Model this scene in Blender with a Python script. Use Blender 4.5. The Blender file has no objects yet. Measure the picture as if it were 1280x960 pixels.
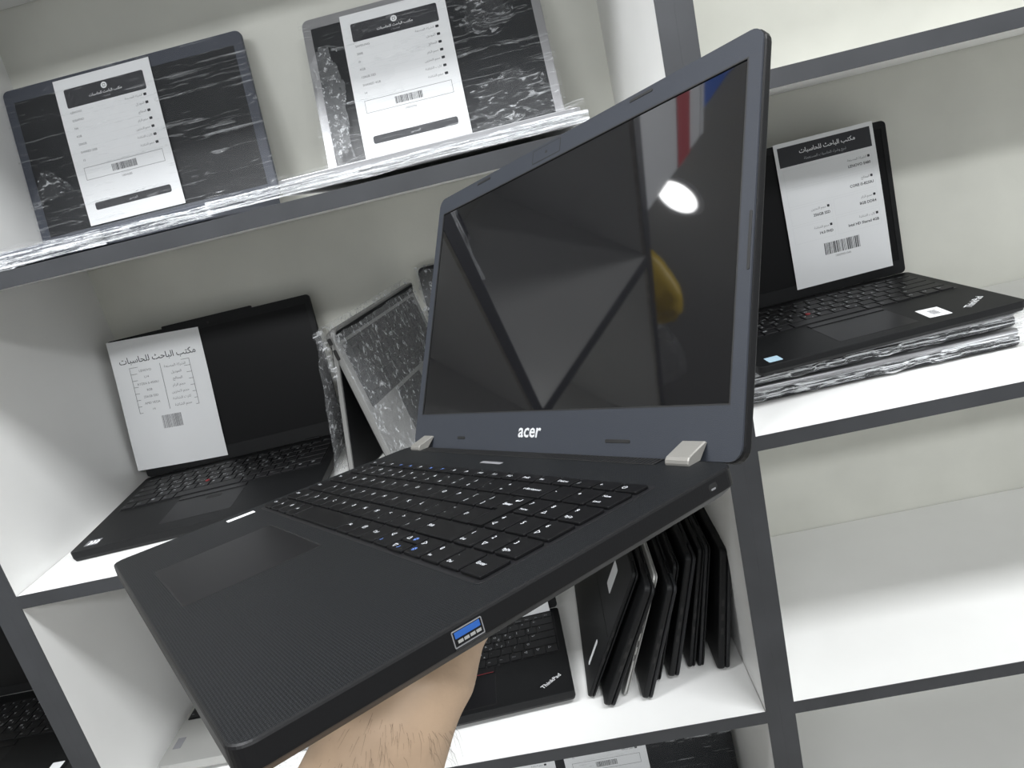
import bpy, math, random
from mathutils import Matrix, Vector, noise
random.seed(7)
SC = bpy.context.scene
COL = SC.collection
H = 1.45            # camera height above the floor (m); model coordinates below are mm about the camera

# ------------------------------------------------------------------ camera
RX = (0.97389, 0.01436, -0.22657); RD = (-0.21295, -0.28817, -0.93360); RF = (-0.07869, 0.95747, -0.27759)
cam_d = bpy.data.cameras.new('camera'); cam = bpy.data.objects.new('camera', cam_d); COL.objects.link(cam)
cam_d.sensor_width = 36; cam_d.lens = 887 / 1280 * 36; cam_d.clip_start = .01; cam_d.clip_end = 50
m = Matrix.Identity(4)
for i in range(3):
    m[i][0] = RX[i]; m[i][1] = -RD[i]; m[i][2] = -RF[i]
m[2][3] = H
cam.matrix_world = m
SC.camera = cam

# ------------------------------------------------------------------ world, lamps, exposure
SC.view_settings.view_transform = 'Standard'; SC.view_settings.look = 'None'
SC.view_settings.gamma = 1; SC.view_settings.use_curve_mapping = False
SC.view_settings.exposure = 0.0
w = bpy.data.worlds.new('world'); SC.world = w; w.use_nodes = True
w.node_tree.nodes['Background'].inputs[0].default_value = (.93, .97, 1, 1)
w.node_tree.nodes['Background'].inputs[1].default_value = .46
def area(name, loc, sx, sy, power, rot=(0, 0, 0), col=(.96, .98, 1)):
    l = bpy.data.lights.new(name, 'AREA'); l.shape = 'RECTANGLE'; l.size = sx; l.size_y = sy; l.energy = power; l.color = col
    o = bpy.data.objects.new(name, l); COL.objects.link(o); o.location = loc; o.rotation_euler = rot
    return o
for x, y, pw, tilt in ((-.75, -1.42, 31, 28), (.75, -1.42, 31, 28), (-.75, .17, 24, 8), (.8, .17, 24, 8)):
    area('ceiling_tube_lamp', (x, y, .93 + H), 1.0, .26, pw, (math.radians(tilt), 0, 0))

# ------------------------------------------------------------------ materials
MATS = {}
def mat(name, col, rough=.5, metal=0, spec=.5, noise_amt=0, noise_scale=20, bump=0, bump_scale=200, coat=0, stretch=None):
    if name in MATS: return MATS[name]
    M = bpy.data.materials.new(name); M.use_nodes = True; nt = M.node_tree; b = nt.nodes['Principled BSDF']
    b.inputs['Base Color'].default_value = (*col, 1); b.inputs['Roughness'].default_value = rough
    b.inputs['Metallic'].default_value = metal; b.inputs['Specular IOR Level'].default_value = spec
    b.inputs['Coat Weight'].default_value = coat
    tc = nt.nodes.new('ShaderNodeTexCoord'); mp = nt.nodes.new('ShaderNodeMapping'); nt.links.new(tc.outputs['Object'], mp.inputs[0])
    if stretch: mp.inputs['Scale'].default_value = stretch
    if noise_amt:
        n = nt.nodes.new('ShaderNodeTexNoise'); n.inputs['Scale'].default_value = noise_scale; n.inputs['Detail'].default_value = 5
        nt.links.new(mp.outputs[0], n.inputs[0])
        r = nt.nodes.new('ShaderNodeValToRGB')
        r.color_ramp.elements[0].position = .3; r.color_ramp.elements[1].position = .7
        r.color_ramp.elements[0].color = (*[c * (1 - noise_amt) for c in col], 1)
        r.color_ramp.elements[1].color = (*[min(1, c * (1 + noise_amt)) for c in col], 1)
        nt.links.new(n.outputs[0], r.inputs[0]); nt.links.new(r.outputs[0], b.inputs['Base Color'])
    if bump:
        n = nt.nodes.new('ShaderNodeTexNoise'); n.inputs['Scale'].default_value = bump_scale; n.inputs['Detail'].default_value = 3
        nt.links.new(mp.outputs[0], n.inputs[0])
        bn = nt.nodes.new('ShaderNodeBump'); bn.inputs['Strength'].default_value = bump; bn.inputs['Distance'].default_value = .001
        nt.links.new(n.outputs[0], bn.inputs['Height']); nt.links.new(bn.outputs[0], b.inputs['Normal'])
    MATS[name] = M
    return M
def weave_mat(name, col, rough, pitch, strength):
    M = bpy.data.materials.new(name); M.use_nodes = True; nt = M.node_tree; b = nt.nodes['Principled BSDF']
    b.inputs['Roughness'].default_value = rough; b.inputs['Base Color'].default_value = (*col, 1); b.inputs['Specular IOR Level'].default_value = .16
    tc = nt.nodes.new('ShaderNodeTexCoord')
    add = None
    ws = []
    for ang in (math.radians(0), math.radians(90)):
        mp = nt.nodes.new('ShaderNodeMapping'); mp.inputs['Rotation'].default_value = (0, 0, ang); nt.links.new(tc.outputs['Object'], mp.inputs[0])
        wv = nt.nodes.new('ShaderNodeTexWave'); wv.inputs['Scale'].default_value = 1 / pitch * .314; wv.wave_profile = 'SIN'
        nt.links.new(mp.outputs[0], wv.inputs[0]); ws.append(wv)
    mx = nt.nodes.new('ShaderNodeMath'); mx.operation = 'MULTIPLY'
    nt.links.new(ws[0].outputs['Fac'], mx.inputs[0]); nt.links.new(ws[1].outputs['Fac'], mx.inputs[1])
    n = nt.nodes.new('ShaderNodeTexNoise'); n.inputs['Scale'].default_value = 900; nt.links.new(tc.outputs['Object'], n.inputs[0])
    ad = nt.nodes.new('ShaderNodeMath'); ad.operation = 'ADD'; nt.links.new(mx.outputs[0], ad.inputs[0]); nt.links.new(n.outputs[0], ad.inputs[1])
    bn = nt.nodes.new('ShaderNodeBump'); bn.inputs['Strength'].default_value = strength; bn.inputs['Distance'].default_value = .0006
    nt.links.new(ad.outputs[0], bn.inputs['Height']); nt.links.new(bn.outputs[0], b.inputs['Normal'])
    MATS[name] = M
    return M
def film_mat(name, scale, lo, hi, pos0, pos1, rot=(0, 0, 0), bump=.5, dist=2.0):
    """clear stretch film: see-through, with pale folds and glossy wrinkles"""
    M = bpy.data.materials.new(name); M.use_nodes = True; nt = M.node_tree; N = nt.nodes; L = nt.links
    b = N['Principled BSDF']; out = N['Material Output']
    b.inputs['Base Color'].default_value = (.82, .84, .86, 1); b.inputs['Roughness'].default_value = .16; b.inputs['Specular IOR Level'].default_value = .8
    tr = N.new('ShaderNodeBsdfTransparent'); mix = N.new('ShaderNodeMixShader')
    tc = N.new('ShaderNodeTexCoord'); mp = N.new('ShaderNodeMapping'); mp.inputs['Scale'].default_value = scale; mp.inputs['Rotation'].default_value = rot
    L.new(tc.outputs['Object'], mp.inputs[0])
    n = N.new('ShaderNodeTexNoise'); n.inputs['Scale'].default_value = 1; n.inputs['Detail'].default_value = 4.5; n.inputs['Roughness'].default_value = .62
    n.inputs['Distortion'].default_value = dist
    L.new(mp.outputs[0], n.inputs[0])
    r = N.new('ShaderNodeMapRange'); r.inputs['From Min'].default_value = pos0; r.inputs['From Max'].default_value = pos1
    r.inputs['To Min'].default_value = lo; r.inputs['To Max'].default_value = hi
    L.new(n.outputs[0], r.inputs['Value'])
    L.new(r.outputs[0], mix.inputs[0]); L.new(tr.outputs[0], mix.inputs[1]); L.new(b.outputs[0], mix.inputs[2])
    bn = N.new('ShaderNodeBump'); bn.inputs['Strength'].default_value = bump; bn.inputs['Distance'].default_value = .004
    L.new(n.outputs[0], bn.inputs['Height']); L.new(bn.outputs[0], b.inputs['Normal'])
    L.new(mix.outputs[0], out.inputs['Surface'])
    MATS[name] = M
    return M

WHITE = mat('white_melamine', (.80, .80, .785), .34, noise_amt=.03, noise_scale=6, bump=.02, bump_scale=60)
CREAM = mat('cream_backboard', (.66, .66, .60), .5, noise_amt=.05, noise_scale=9)
BAND = mat('grey_edge_band', (.043, .045, .049), .45, spec=.35, noise_amt=.12, noise_scale=14, bump=.05, bump_scale=300)
RAW = mat('raw_board_edge', (.55, .53, .46), .8, noise_amt=.2, noise_scale=60)
ACER = weave_mat('textured_black_plastic', (.0095, .0102, .0112), .48, .0012, .3)
ACERSIDE = mat('black_plastic_side', (.006, .006, .0065), .42, spec=.22, bump=.08, bump_scale=900)
BEZEL = mat('blue_grey_bezel', (.030, .034, .043), .5, spec=.3, bump=.12, bump_scale=1500)
GLASS = mat('black_screen_glass', (.004, .004, .005), .035, spec=.62)
MATTE_SCREEN = mat('matte_black_screen', (.0028, .0028, .0032), .35, spec=.18)
FILMED_SCREEN = mat('dark_grey_screen', (.012, .013, .015), .3, spec=.25)
KEY = mat('black_key_plastic', (.0045, .0045, .005), .42, spec=.16)
KEYTP = mat('charcoal_key_plastic', (.011, .011, .012), .45, spec=.3)
KEYBED = mat('black_key_bed', (.004, .004, .005), .5)
PAD = mat('touchpad_black', (.007, .007, .008), .33, spec=.22)
LEG = mat('white_legend', (.66, .68, .71), .6)
LEGD = mat('grey_legend', (.42, .43, .45), .6)
LEGB = mat('blue_legend', (.16, .3, .8), .6)
TPB = mat('soft_black_plastic', (.0055, .0058, .0064), .48, spec=.24, bump=.06, bump_scale=1200)
TPG = mat('charcoal_plastic', (.012, .0125, .014), .45, spec=.25, bump=.06, bump_scale=1200)
GREYM = mat('grey_metal', (.33, .33, .34), .38, metal=.6)
SILVER = mat('silver_shell', (.40, .40, .385), .38, metal=.45)
DULL = mat('dull_silver_shell', (.20, .20, .195), .42, metal=.3)
HINGE = mat('satin_silver_hinge', (.235, .228, .21), .45, metal=.3, bump=.05, bump_scale=900)
LOGO = mat('silver_logo', (.72, .73, .75), .35, metal=.3)
NAVY = mat('navy_bezel', (.036, .042, .060), .5)
RED = mat('red_plastic', (.30, .025, .03), .5)
BLUE = mat('blue_port_plastic', (.014, .085, .33), .5)
BLK = mat('black_rubber', (.006, .006, .006), .6)
PAPER = mat('white_paper', (.80, .81, .82), .75)
INK = mat('black_ink', (.022, .023, .028), .6)
INKG = mat('grey_ink', (.17, .17, .18), .7)
INKL = mat('pale_grey_ink', (.70, .71, .72), .7)
FILM_T = film_mat('stretch_film_streaks', (4.5, 420, 160), .025, .45, .57, .76, (0, 0, math.radians(14)), .12, .2)
FILM_P = film_mat('stretch_film_bunched', (40, 150, 110), .03, .75, .545, .74, (.3, .2, .5), .8, 1.2)
FILM_B = film_mat('bubbled_film', (150, 110, 150), .13, .8, .54, .72, (0, 0, .6), .9, .6)
FILM_F = film_mat('folded_film', (9, 330, 520), .05, .95, .46, .62, (0, 0, .05), .8, .4)

# ------------------------------------------------------------------ mesh builder (millimetres)
class MB:
    def __init__(s): s.v = []; s.f = []; s.m = []
    def add(s, vs, fs, mi=0, M=None):
        k = len(s.v)
        for p in vs:
            s.v.append(tuple(M @ Vector(p)) if M else tuple(p))
        for f in fs:
            s.f.append(tuple(i + k for i in f)); s.m.append(mi)
        return s
    def box(s, lo, hi, mi=0, M=None):
        (a, b, c), (d, e, f) = lo, hi
        return s.add([(a, b, c), (d, b, c), (d, e, c), (a, e, c), (a, b, f), (d, b, f), (d, e, f), (a, e, f)],
                     [(0, 3, 2, 1), (4, 5, 6, 7), (0, 1, 5, 4), (1, 2, 6, 5), (2, 3, 7, 6), (3, 0, 4, 7)], mi, M)
    def rings(s, rings, mi=0, M=None, cap=True, close=True):
        n = len(rings[0]); vs = [p for r in rings for p in r]; fs = []
        for i in range(len(rings) - 1):
            for j in range(n if close else n - 1):
                k = (j + 1) % n
                fs.append((i * n + j, i * n + k, (i + 1) * n + k, (i + 1) * n + j))
        if cap:
            fs.append(tuple(reversed(range(n)))); fs.append(tuple((len(rings) - 1) * n + j for j in range(n)))
        return s.add(vs, fs, mi, M)
    def slab(s, x0, y0, x1, y1, z0, z1, r=3, ch=.6, mi=0, M=None, chb=None):
        """rounded plate: corner radius r, edge rounding ch (top) and chb (bottom)"""
        chb = ch if chb is None else chb
        def out(i, z): return [(x, y, z) for x, y in rrect(x0 + i, y0 + i, x1 - i, y1 - i, max(r - i, .05))]
        R = []
        if chb: R += [out(chb, z0), out(chb * .3, z0 + chb * .3)]
        R.append(out(0, z0 + chb)); R.append(out(0, z1 - ch))
        if ch: R += [out(ch * .3, z1 - ch * .3), out(ch, z1)]
        return s.rings(R, mi, M)
    def prism(s, poly, z0, z1, mi=0, M=None):
        return s.rings([[(x, y, z0) for x, y in poly], [(x, y, z1) for x, y in poly]], mi, M)
    def frame(s, x0, y0, x1, y1, r, ix0, iy0, ix1, iy1, z0, z1, mi=0, M=None):
        """flat ring with a rectangular opening"""
        o = rrect(x0, y0, x1, y1, r, 6); n = len(o)
        inn = []
        for x, y in o:
            inn.append((min(max(x, ix0), ix1), min(max(y, iy0), iy1)))
        R = [[(x, y, z0) for x, y in o], [(x, y, z1) for x, y in o], [(x, y, z1) for x, y in inn], [(x, y, z0) for x, y in inn]]
        # make sure the opening has true corners
        return s.rings(R, mi, M, cap=False)
    def quad(s, x0, y0, x1, y1, z, mi=0, M=None):
        return s.add([(x0, y0, z), (x1, y0, z), (x1, y1, z), (x0, y1, z)], [(0, 1, 2, 3)], mi, M)
    def tube(s, pts, rad, n=8, mi=0, M=None):
        rings = []
        for i, p in enumerate(pts):
            p = Vector(p); a = Vector(pts[max(i - 1, 0)]); b = Vector(pts[min(i + 1, len(pts) - 1)]); d = (b - a).normalized()
            u = d.orthogonal().normalized() if i == 0 else (u - d * u.dot(d)).normalized()
            v = d.cross(u); rr = rad[i] if isinstance(rad, (list, tuple)) else rad
            ru, rv = rr if isinstance(rr, (list, tuple)) else (rr, rr)
            rings.append([tuple(p + u * math.cos(2 * math.pi * k / n) * ru + v * math.sin(2 * math.pi * k / n) * rv) for k in range(n)])
        return s.rings(rings, mi, M)
    def grid(s, fn, nu, nv, mi=0, M=None):
        vs = [fn(i / nu, j / nv) for j in range(nv + 1) for i in range(nu + 1)]
        fs = [(j * (nu + 1) + i, j * (nu + 1) + i + 1, (j + 1) * (nu + 1) + i + 1, (j + 1) * (nu + 1) + i) for j in range(nv) for i in range(nu)]
        return s.add(vs, fs, mi, M)
    def text(s, st, x, y, z, size, mi=0, M=None, align='L', bold=0, shear=0, sx=1.0):
        vs, fs, wd = text_geo(st, bold, shear)
        off = {'L': 0, 'C': -wd / 2, 'R': -wd}[align] * size * sx
        return s.add([(x + off + p[0] * size * sx, y + p[1] * size, z) for p in vs], fs, mi, M)
    def mesh(s, name, mats, smooth=False):
        me = bpy.data.meshes.new(name)
        me.from_pydata([(a * .001, b * .001, c * .001) for a, b, c in s.v], [], s.f)
        for mt in (mats if isinstance(mats, (list, tuple)) else [mats]): me.materials.append(mt)
        me.polygons.foreach_set('material_index', s.m)
        if smooth: me.polygons.foreach_set('use_smooth', [True] * len(me.polygons))
        me.update()
        return me
    def build(s, name, mats, parent=None, loc=None, mtx=None, smooth=False):
        return link(s.mesh(name, mats, smooth), name, parent, loc, mtx)
def link(me, name, parent=None, loc=None, mtx=None):
    o = bpy.data.objects.new(name, me); COL.objects.link(o)
    if parent: o.parent = parent
    if mtx is not None: o.matrix_basis = mtx
    elif loc is not None: o.location = loc
    return o
def rrect(x0, y0, x1, y1, r, n=5):
    P = []
    for cx, cy, a in ((x1 - r, y1 - r, 0), (x0 + r, y1 - r, 90), (x0 + r, y0 + r, 180), (x1 - r, y0 + r, 270)):
        for k in range(n + 1):
            t = math.radians(a + 90 * k / n); P.append((cx + r * math.cos(t), cy + r * math.sin(t)))
    return P
def mm(M):  # matrix with mm translation -> metres
    M = M.copy(); M.translation = M.translation * .001; return M
def frame_m(x, y, z, o=(0, 0, 0)):
    M = Matrix.Identity(4)
    for i in range(3): M[i][0] = x[i]; M[i][1] = y[i]; M[i][2] = z[i]; M[i][3] = o[i]
    return M
def W(x, y, z): return (x * .001, y * .001, z * .001 + H)

# ------------------------------------------------------------------ lettering
_T = {}
def text_geo(st, bold=0, shear=0):
    k = (st, bold, shear)
    if k in _T: return _T[k]
    c = bpy.data.curves.new('lettering', 'FONT'); c.body = st; c.resolution_u = 2; c.offset = bold; c.shear = shear
    o = bpy.data.objects.new('lettering', c); COL.objects.link(o); bpy.context.view_layer.update()
    e = o.evaluated_get(bpy.context.evaluated_depsgraph_get()); me = e.to_mesh()
    vs = [tuple(v.co) for v in me.vertices]; fs = [tuple(p.vertices) for p in me.polygons]
    e.to_mesh_clear(); bpy.data.objects.remove(o); bpy.data.curves.remove(c)
    wd = max((v[0] for v in vs), default=0)
    _T[k] = (vs, fs, wd)
    return _T[k]
# Arabic letters: first code of the joined shapes, and whether the letter joins onward
_A = {'ا': (0xFE8D, 0), 'ب': (0xFE8F, 1), 'ة': (0xFE93, 0), 'ت': (0xFE95, 1), 'ث': (0xFE99, 1), 'ج': (0xFE9D, 1), 'ح': (0xFEA1, 1),
      'خ': (0xFEA5, 1), 'د': (0xFEA9, 0), 'ذ': (0xFEAB, 0), 'ر': (0xFEAD, 0), 'ز': (0xFEAF, 0), 'س': (0xFEB1, 1), 'ش': (0xFEB5, 1),
      'ص': (0xFEB9, 1), 'ع': (0xFEC9, 1), 'ف': (0xFED1, 1), 'ك': (0xFED9, 1), 'ل': (0xFEDD, 1), 'م': (0xFEE1, 1), 'ن': (0xFEE5, 1),
      'ه': (0xFEE9, 1), 'و': (0xFEED, 0), 'ي': (0xFEF1, 1)}
def ar(t):
    o = []
    for i, ch in enumerate(t):
        if ch not in _A: o.append(ch); continue
        base, dual = _A[ch]
        prev = i > 0 and t[i - 1] in _A and _A[t[i - 1]][1]
        nxt = dual and i + 1 < len(t) and t[i + 1] in _A
        o.append(chr(base + (3 if prev and nxt else 1 if prev else 2 if nxt else 0)))
    return ''.join(reversed(o))

# ------------------------------------------------------------------ tagging
def tag(o, label, cat, group=None):
    o['label'] = label; o['category'] = cat
    if group: o['group'] = group
    return o
def thing(name, label, cat, M, group=None):
    o = bpy.data.objects.new(name, None); COL.objects.link(o); o.empty_display_size = .05
    M = mm(M); M.translation.z += H; o.matrix_world = M
    return tag(o, label, cat, group)
def struct(o): o['kind'] = 'structure'; return o

# ------------------------------------------------------------------ the room
FLOOR = mat('floor_tile', (.42, .40, .37), .3, noise_amt=.1, noise_scale=4)
WALLP = mat('painted_wall', (.62, .62, .60), .7, noise_amt=.04, noise_scale=3)
CEILP = mat('white_ceiling_paint', (.78, .78, .77), .8, noise_amt=.02, noise_scale=3)
b = MB(); b.box((-3200, -2600, -1500), (2600, 1250, -1450)); struct(b.build('floor', FLOOR, None, (0, 0, H)))
b = MB(); b.box((-3200, -2600, 952), (2600, 1250, 1000)); struct(b.build('ceiling', CEILP, None, (0, 0, H)))
b = MB(); b.box((-3200, 1160, -1450), (2600, 1250, 952)); struct(b.build('wall_back', WALLP, None, (0, 0, H)))
b = MB(); b.box((-3250, -2600, -1450), (-3200, 1160, 952)); struct(b.build('wall_left', WALLP, None, (0, 0, H)))

# ------------------------------------------------------------------ shelving units
YF, YB = 747, 1132
def shelving(label, x0, x1, tops, t=16.8, s=18):
    r = thing('shelving_unit', label, 'shelves', Matrix.Translation((x0, YF, -1450)), 'white bookcases with grey edging standing side by side')
    def part(name, bb, m_): return bb.build(name, m_, r, (-x0 * .001, -YF * .001, 1.45))
    ztop = tops[0]
    for a, c in ((x0, x0 + s), (x1 - s, x1)):
        bb = MB(); bb.box((a, YF + 1.2, -1450), (c, YB + 8, ztop)); p = part('side_panel', bb, WHITE)
        bb = MB(); bb.slab(a + .02, -1450, c - .02, ztop, -.6, .6, .06, .05)
        bb.build('edge_band', BAND, p, mtx=mm(frame_m((1, 0, 0), (0, 0, 1), (0, -1, 0), (0, YF + .6, 0))))
    bb = MB(); bb.box((x0 + s, YB, -1450), (x1 - s, YB + 8, ztop)); part('back_panel', bb, CREAM)
    for z in tops + [-1400]:
        bb = MB(); bb.box((x0 + s + .7, YF + 1.2, z - t), (x1 - s - .7, YB - 1.6, z)); p = part('shelf', bb, WHITE)
        bb = MB(); bb.slab(x0 + s, z - t - .6, x1 - s, z + .3, -.6, .58, .06, .05)
        bb.build('edge_band', BAND, p, mtx=mm(frame_m((1, 0, 0), (0, 0, 1), (0, -1, 0), (0, YF + .6, 0))))
        # dusty raw strip on the underside just behind the edging
        bb = MB(); bb.box((x0 + s, YF + 1.3, z - t - .5), (x1 - s, YF + 9, z - t - .02)); bb.build('raw_edge', RAW, p)
    return r
ZC = [405, 24.5, -347, -712.5, -1126]
ZR = [408, 36.7, -338, -704.7, -1070]
shelving('middle white bookcase with grey edging, the laptops on its shelves, behind the held laptop', -733, 172.5, ZC)
shelving('right-hand white bookcase with grey edging and an empty bay under the black laptop', 172.5, 1078, ZR)
shelving('left-hand white bookcase with grey edging, only a corner showing at the lower left', -1638.5, -733, [405, 26, -346, -712.5, -1078])
# tape left on the post between middle and right units
TAPE = mat('clear_tape', (.4, .41, .42), .2)

# ------------------------------------------------------------------ keyboards
_KM = {}
def key_mesh(wd, hd, legends, mk, th=1.6, poly=None):
    k = (round(wd, 2), round(hd, 2), legends, mk.name, poly is not None)
    if k in _KM: return _KM[k]
    bb = MB()
    if poly:
        ins = poly
        bb.prism(poly, 0, th)
    else:
        bb.slab(0, -hd, wd, 0, 0, th, 1.2, .45)
    for (st, x, y, size, mi, al) in legends:
        bb.text(st, x, y, th + .06, size, mi, align=al)
    me = bb.mesh('key', [mk, LEG, LEGB, LEGD]); _KM[k] = me
    return me
def put_keys(kb, rows, pitch, x0, y0, gap, leg_fn, mk, z=0.0, th=1.6):
    """rows: list of (height, [(legend, width in units)...])"""
    y = y0
    for h, ks in rows:
        x = x0
        for name, u in ks:
            wd = u * pitch
            if name is not None:
                link(key_mesh(wd - gap, h - gap, leg_fn(name, wd - gap, h - gap), mk, th), 'key', kb, (( x + gap / 2) * .001, (y - gap / 2) * .001, z * .001))
            x += wd
        y -= h

# ------------------------------------------------------------------ printed price sheets (A5, 148 x 210)
TITLE = 'مكتب الباحث للحاسبات'
FIELDS = ['الشركة المصنعة', 'الموديل', 'المعالج', 'حجم الرام', 'حجم التخزين', 'كارت الشاشة', 'حجم الشاشة']
def barcode(bb, x, y, wd, ht, z, mi, seed, M=None):
    rr = random.Random(seed); c = x
    while c < x + wd:
        t = rr.choice((.5, .5, .8, 1.2)) * wd / 42; bb.quad(c, y, min(c + t, x + wd), y + ht, z, mi, M); c += t + rr.choice((.45, .6, .95)) * wd / 42
def outline(bb, x0, y0, x1, y1, t, z, mi):
    for a in ((x0, y0, x1, y0 + t), (x0, y1 - t, x1, y1), (x0, y0, x0 + t, y1), (x1 - t, y0, x1, y1)): bb.quad(*a, z, mi)
def sheet(label, M, kind, values, bend=None, group=None, seed=1):
    bb = MB()
    z = .42
    bb.grid(lambda u, v: (u * 148, v * 210, .3), 8, 24, 0)
    bb.grid(lambda u, v: ((1 - u) * 148, v * 210, 0), 8, 24, 0)
    for k in range(24):
        for x in (0, 148):
            bb.add([(x, k * 8.75, 0), (x, (k + 1) * 8.75, 0), (x, (k + 1) * 8.75, .3), (x, k * 8.75, .3)], [(0, 1, 2, 3) if x == 0 else (3, 2, 1, 0)], 0)
    if kind == 'A':
        bb.prism(rrect(13, 168, 135, 195, 2.5), .32, z - .02, 1)
        bb.prism([(74 + 4.6 * math.cos(a * .393), 188 + 4.6 * math.sin(a * .393)) for a in range(16)], z - .01, z + .02, 0)
        outline(bb, 72, 186, 76, 190, .6, z + .06, 1)
        bb.text(ar(TITLE), 74, 177.5, z + .03, 5.2, 0, align='C', bold=.01)
        bb.text(ar('للحاسبات'), 74, 172.3, z + .03, 3.2, 4, align='C')
        for i, (f, v) in enumerate(zip(FIELDS, values)):
            y = 160 - 11.4 * i
            bb.text(ar(f), 126, y, z, 4.3, 2, align='R'); bb.slab(128, y - .6, 132.5, y + 3, z - .05, z, .8, .0, 1)
            bb.text(v, 15, y - .4, z, 4.4, 2)
            bb.quad(14, y - 4.2, 134, y - 4.0, z, 3)
        outline(bb, 13, 64, 135, 82, .55, z, 2)
        barcode(bb, 55, 68, 38, 10, z, 1, seed)
        bb.text('1000' + str(4100 + seed * 37), 74, 57.5, z, 4.2, 2, align='C')
        bb.prism(rrect(15, 20, 133, 31, 3), .32, z - .02, 1)
        bb.text(ar('المنصور'), 74, 24, z + .02, 4.4, 4, align='C')
    elif kind == 'B':
        bb.quad(5, 176, 143, 204, z - .04, 1)
        bb.text(ar(TITLE), 78, 191, z, 8.6, 0, align='C', bold=.015)
        bb.text(ar('لبيع وشراء الحاسبات المستعملة'), 73, 181, z, 5.0, 4, align='C')
        cards = [(8, 146, 140, 171, 0), (8, 119, 140, 143, 1), (74, 92, 140, 116, 2), (8, 92, 70, 116, 3), (74, 65, 140, 89, 4), (8, 65, 70, 89, 5)]
        for x0, y0, x1, y1, i in cards:
            outline(bb, x0, y0, x1, y1, .3, z, 3)
            bb.text(ar(FIELDS[(0, 2, 3, 4, 5, 6)[i]]), x1 - 8, y1 - 8.5, z, 4.6, 2, align='R'); bb.slab(x1 - 6.5, y1 - 8.5, x1 - 3, y1 - 5, z - .05, z, .8, 0, 1)
            bb.text(values[i], x1 - 3, y1 - 17.5, z, 5.4, 1, align='R', bold=.02)
        barcode(bb, 50, 40, 54, 17, z, 1, seed)
        bb.text('10009001044', 76, 34.2, z, 4.4, 2, align='C')
    elif kind == 'C':
        bb.text(ar(TITLE), 74, 172, z, 13.5, 1, align='C', bold=.008, sx=.94)
        for i in range(8): bb.quad(26, 164 - 10.5 * i, 122.7, 164.7 - 10.5 * i, z, 2)
        for x in (26, 75, 122): bb.quad(x, 90.5, x + .7, 164.7, z, 2)
        for i, (f, v) in enumerate(zip(FIELDS, values)):
            y = 156.3 - 10.5 * i
            bb.text(v, 50, y, z, 5.0, 2, align='C'); bb.text(ar(f), 98, y, z, 5.6, 2, align='C')
        barcode(bb, 59, 61, 32, 21, z, 2, seed)
    if bend:
        bb.v = [bend(*p) for p in bb.v]
    o = bb.build('price_sheet', [PAPER, INK, INKG, INKL, LEGD])
    M = mm(M); M.translation.z += H; o.matrix_world = M
    return tag(o, label, 'paper sheet', group)

# ------------------------------------------------------------------ generic open laptop
def lid_frame(th, hy=0, hz=0):
    t = math.radians(th)
    return frame_m((1, 0, 0), (0, -math.cos(t), math.sin(t)), (0, -math.sin(t), -math.cos(t)), (0, hy, hz))
TP_ROWS = [(11.5, [('Esc', 1.1)] + [('F%d' % i, 1.0) for i in range(1, 13)] + [('Home', 1.0), ('End', .95), ('Ins', .95), ('Del', 1.0)]),
           (18.6, [(c, 1) for c in '`1234567890-='] + [('←', 2.0)]),
           (18.6, [('Tab', 1.5)] + [(c, 1) for c in 'QWERTYUIOP[]'] + [('\\', 1.5)]),
           (18.6, [('Caps', 1.75)] + [(c, 1) for c in "ASDFGHJKL;'"] + [('↵', 2.25)]),
           (18.6, [('Shift', 2.25)] + [(c, 1) for c in 'ZXCVBNM,./'] + [('⇧', 2.75)]),
           (19.0, [('Fn', 1), ('Ctrl', 1), ('⊞', 1), ('Alt', 1), (' ', 5), ('Alt ', 1), ('Prt', 1), ('Ctrl', 1), ('◁', 1), ('▽', 1), ('▷', 1)])]
AR_KEYS = dict(zip('QWERTYUIOPASDFGHJKLZXCVBNM', 'ضصثقفغعهخحشسيبلاتنمئءؤرىةو'))
def tp_leg(ar_too=True):
    def fn(name, w_, h_):
        if name == ' ': return ()
        if len(name) > 1: return ((name, 1.6, -h_ * .62, min(3.6, w_ / (len(name) * .75)), 3, 'L'),)
        L_ = [(name, 2.2, -h_ * .45 if h_ > 12 else -h_ * .7, 6 if h_ > 12 else 4, 1, 'L')]
        c = AR_KEYS.get(name)
        if ar_too and c and c in _A: L_.append((chr(_A[c][0]), w_ * .55, -h_ * .8, 6.2, 1, 'L'))
        return tuple(L_)
    return fn
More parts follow.
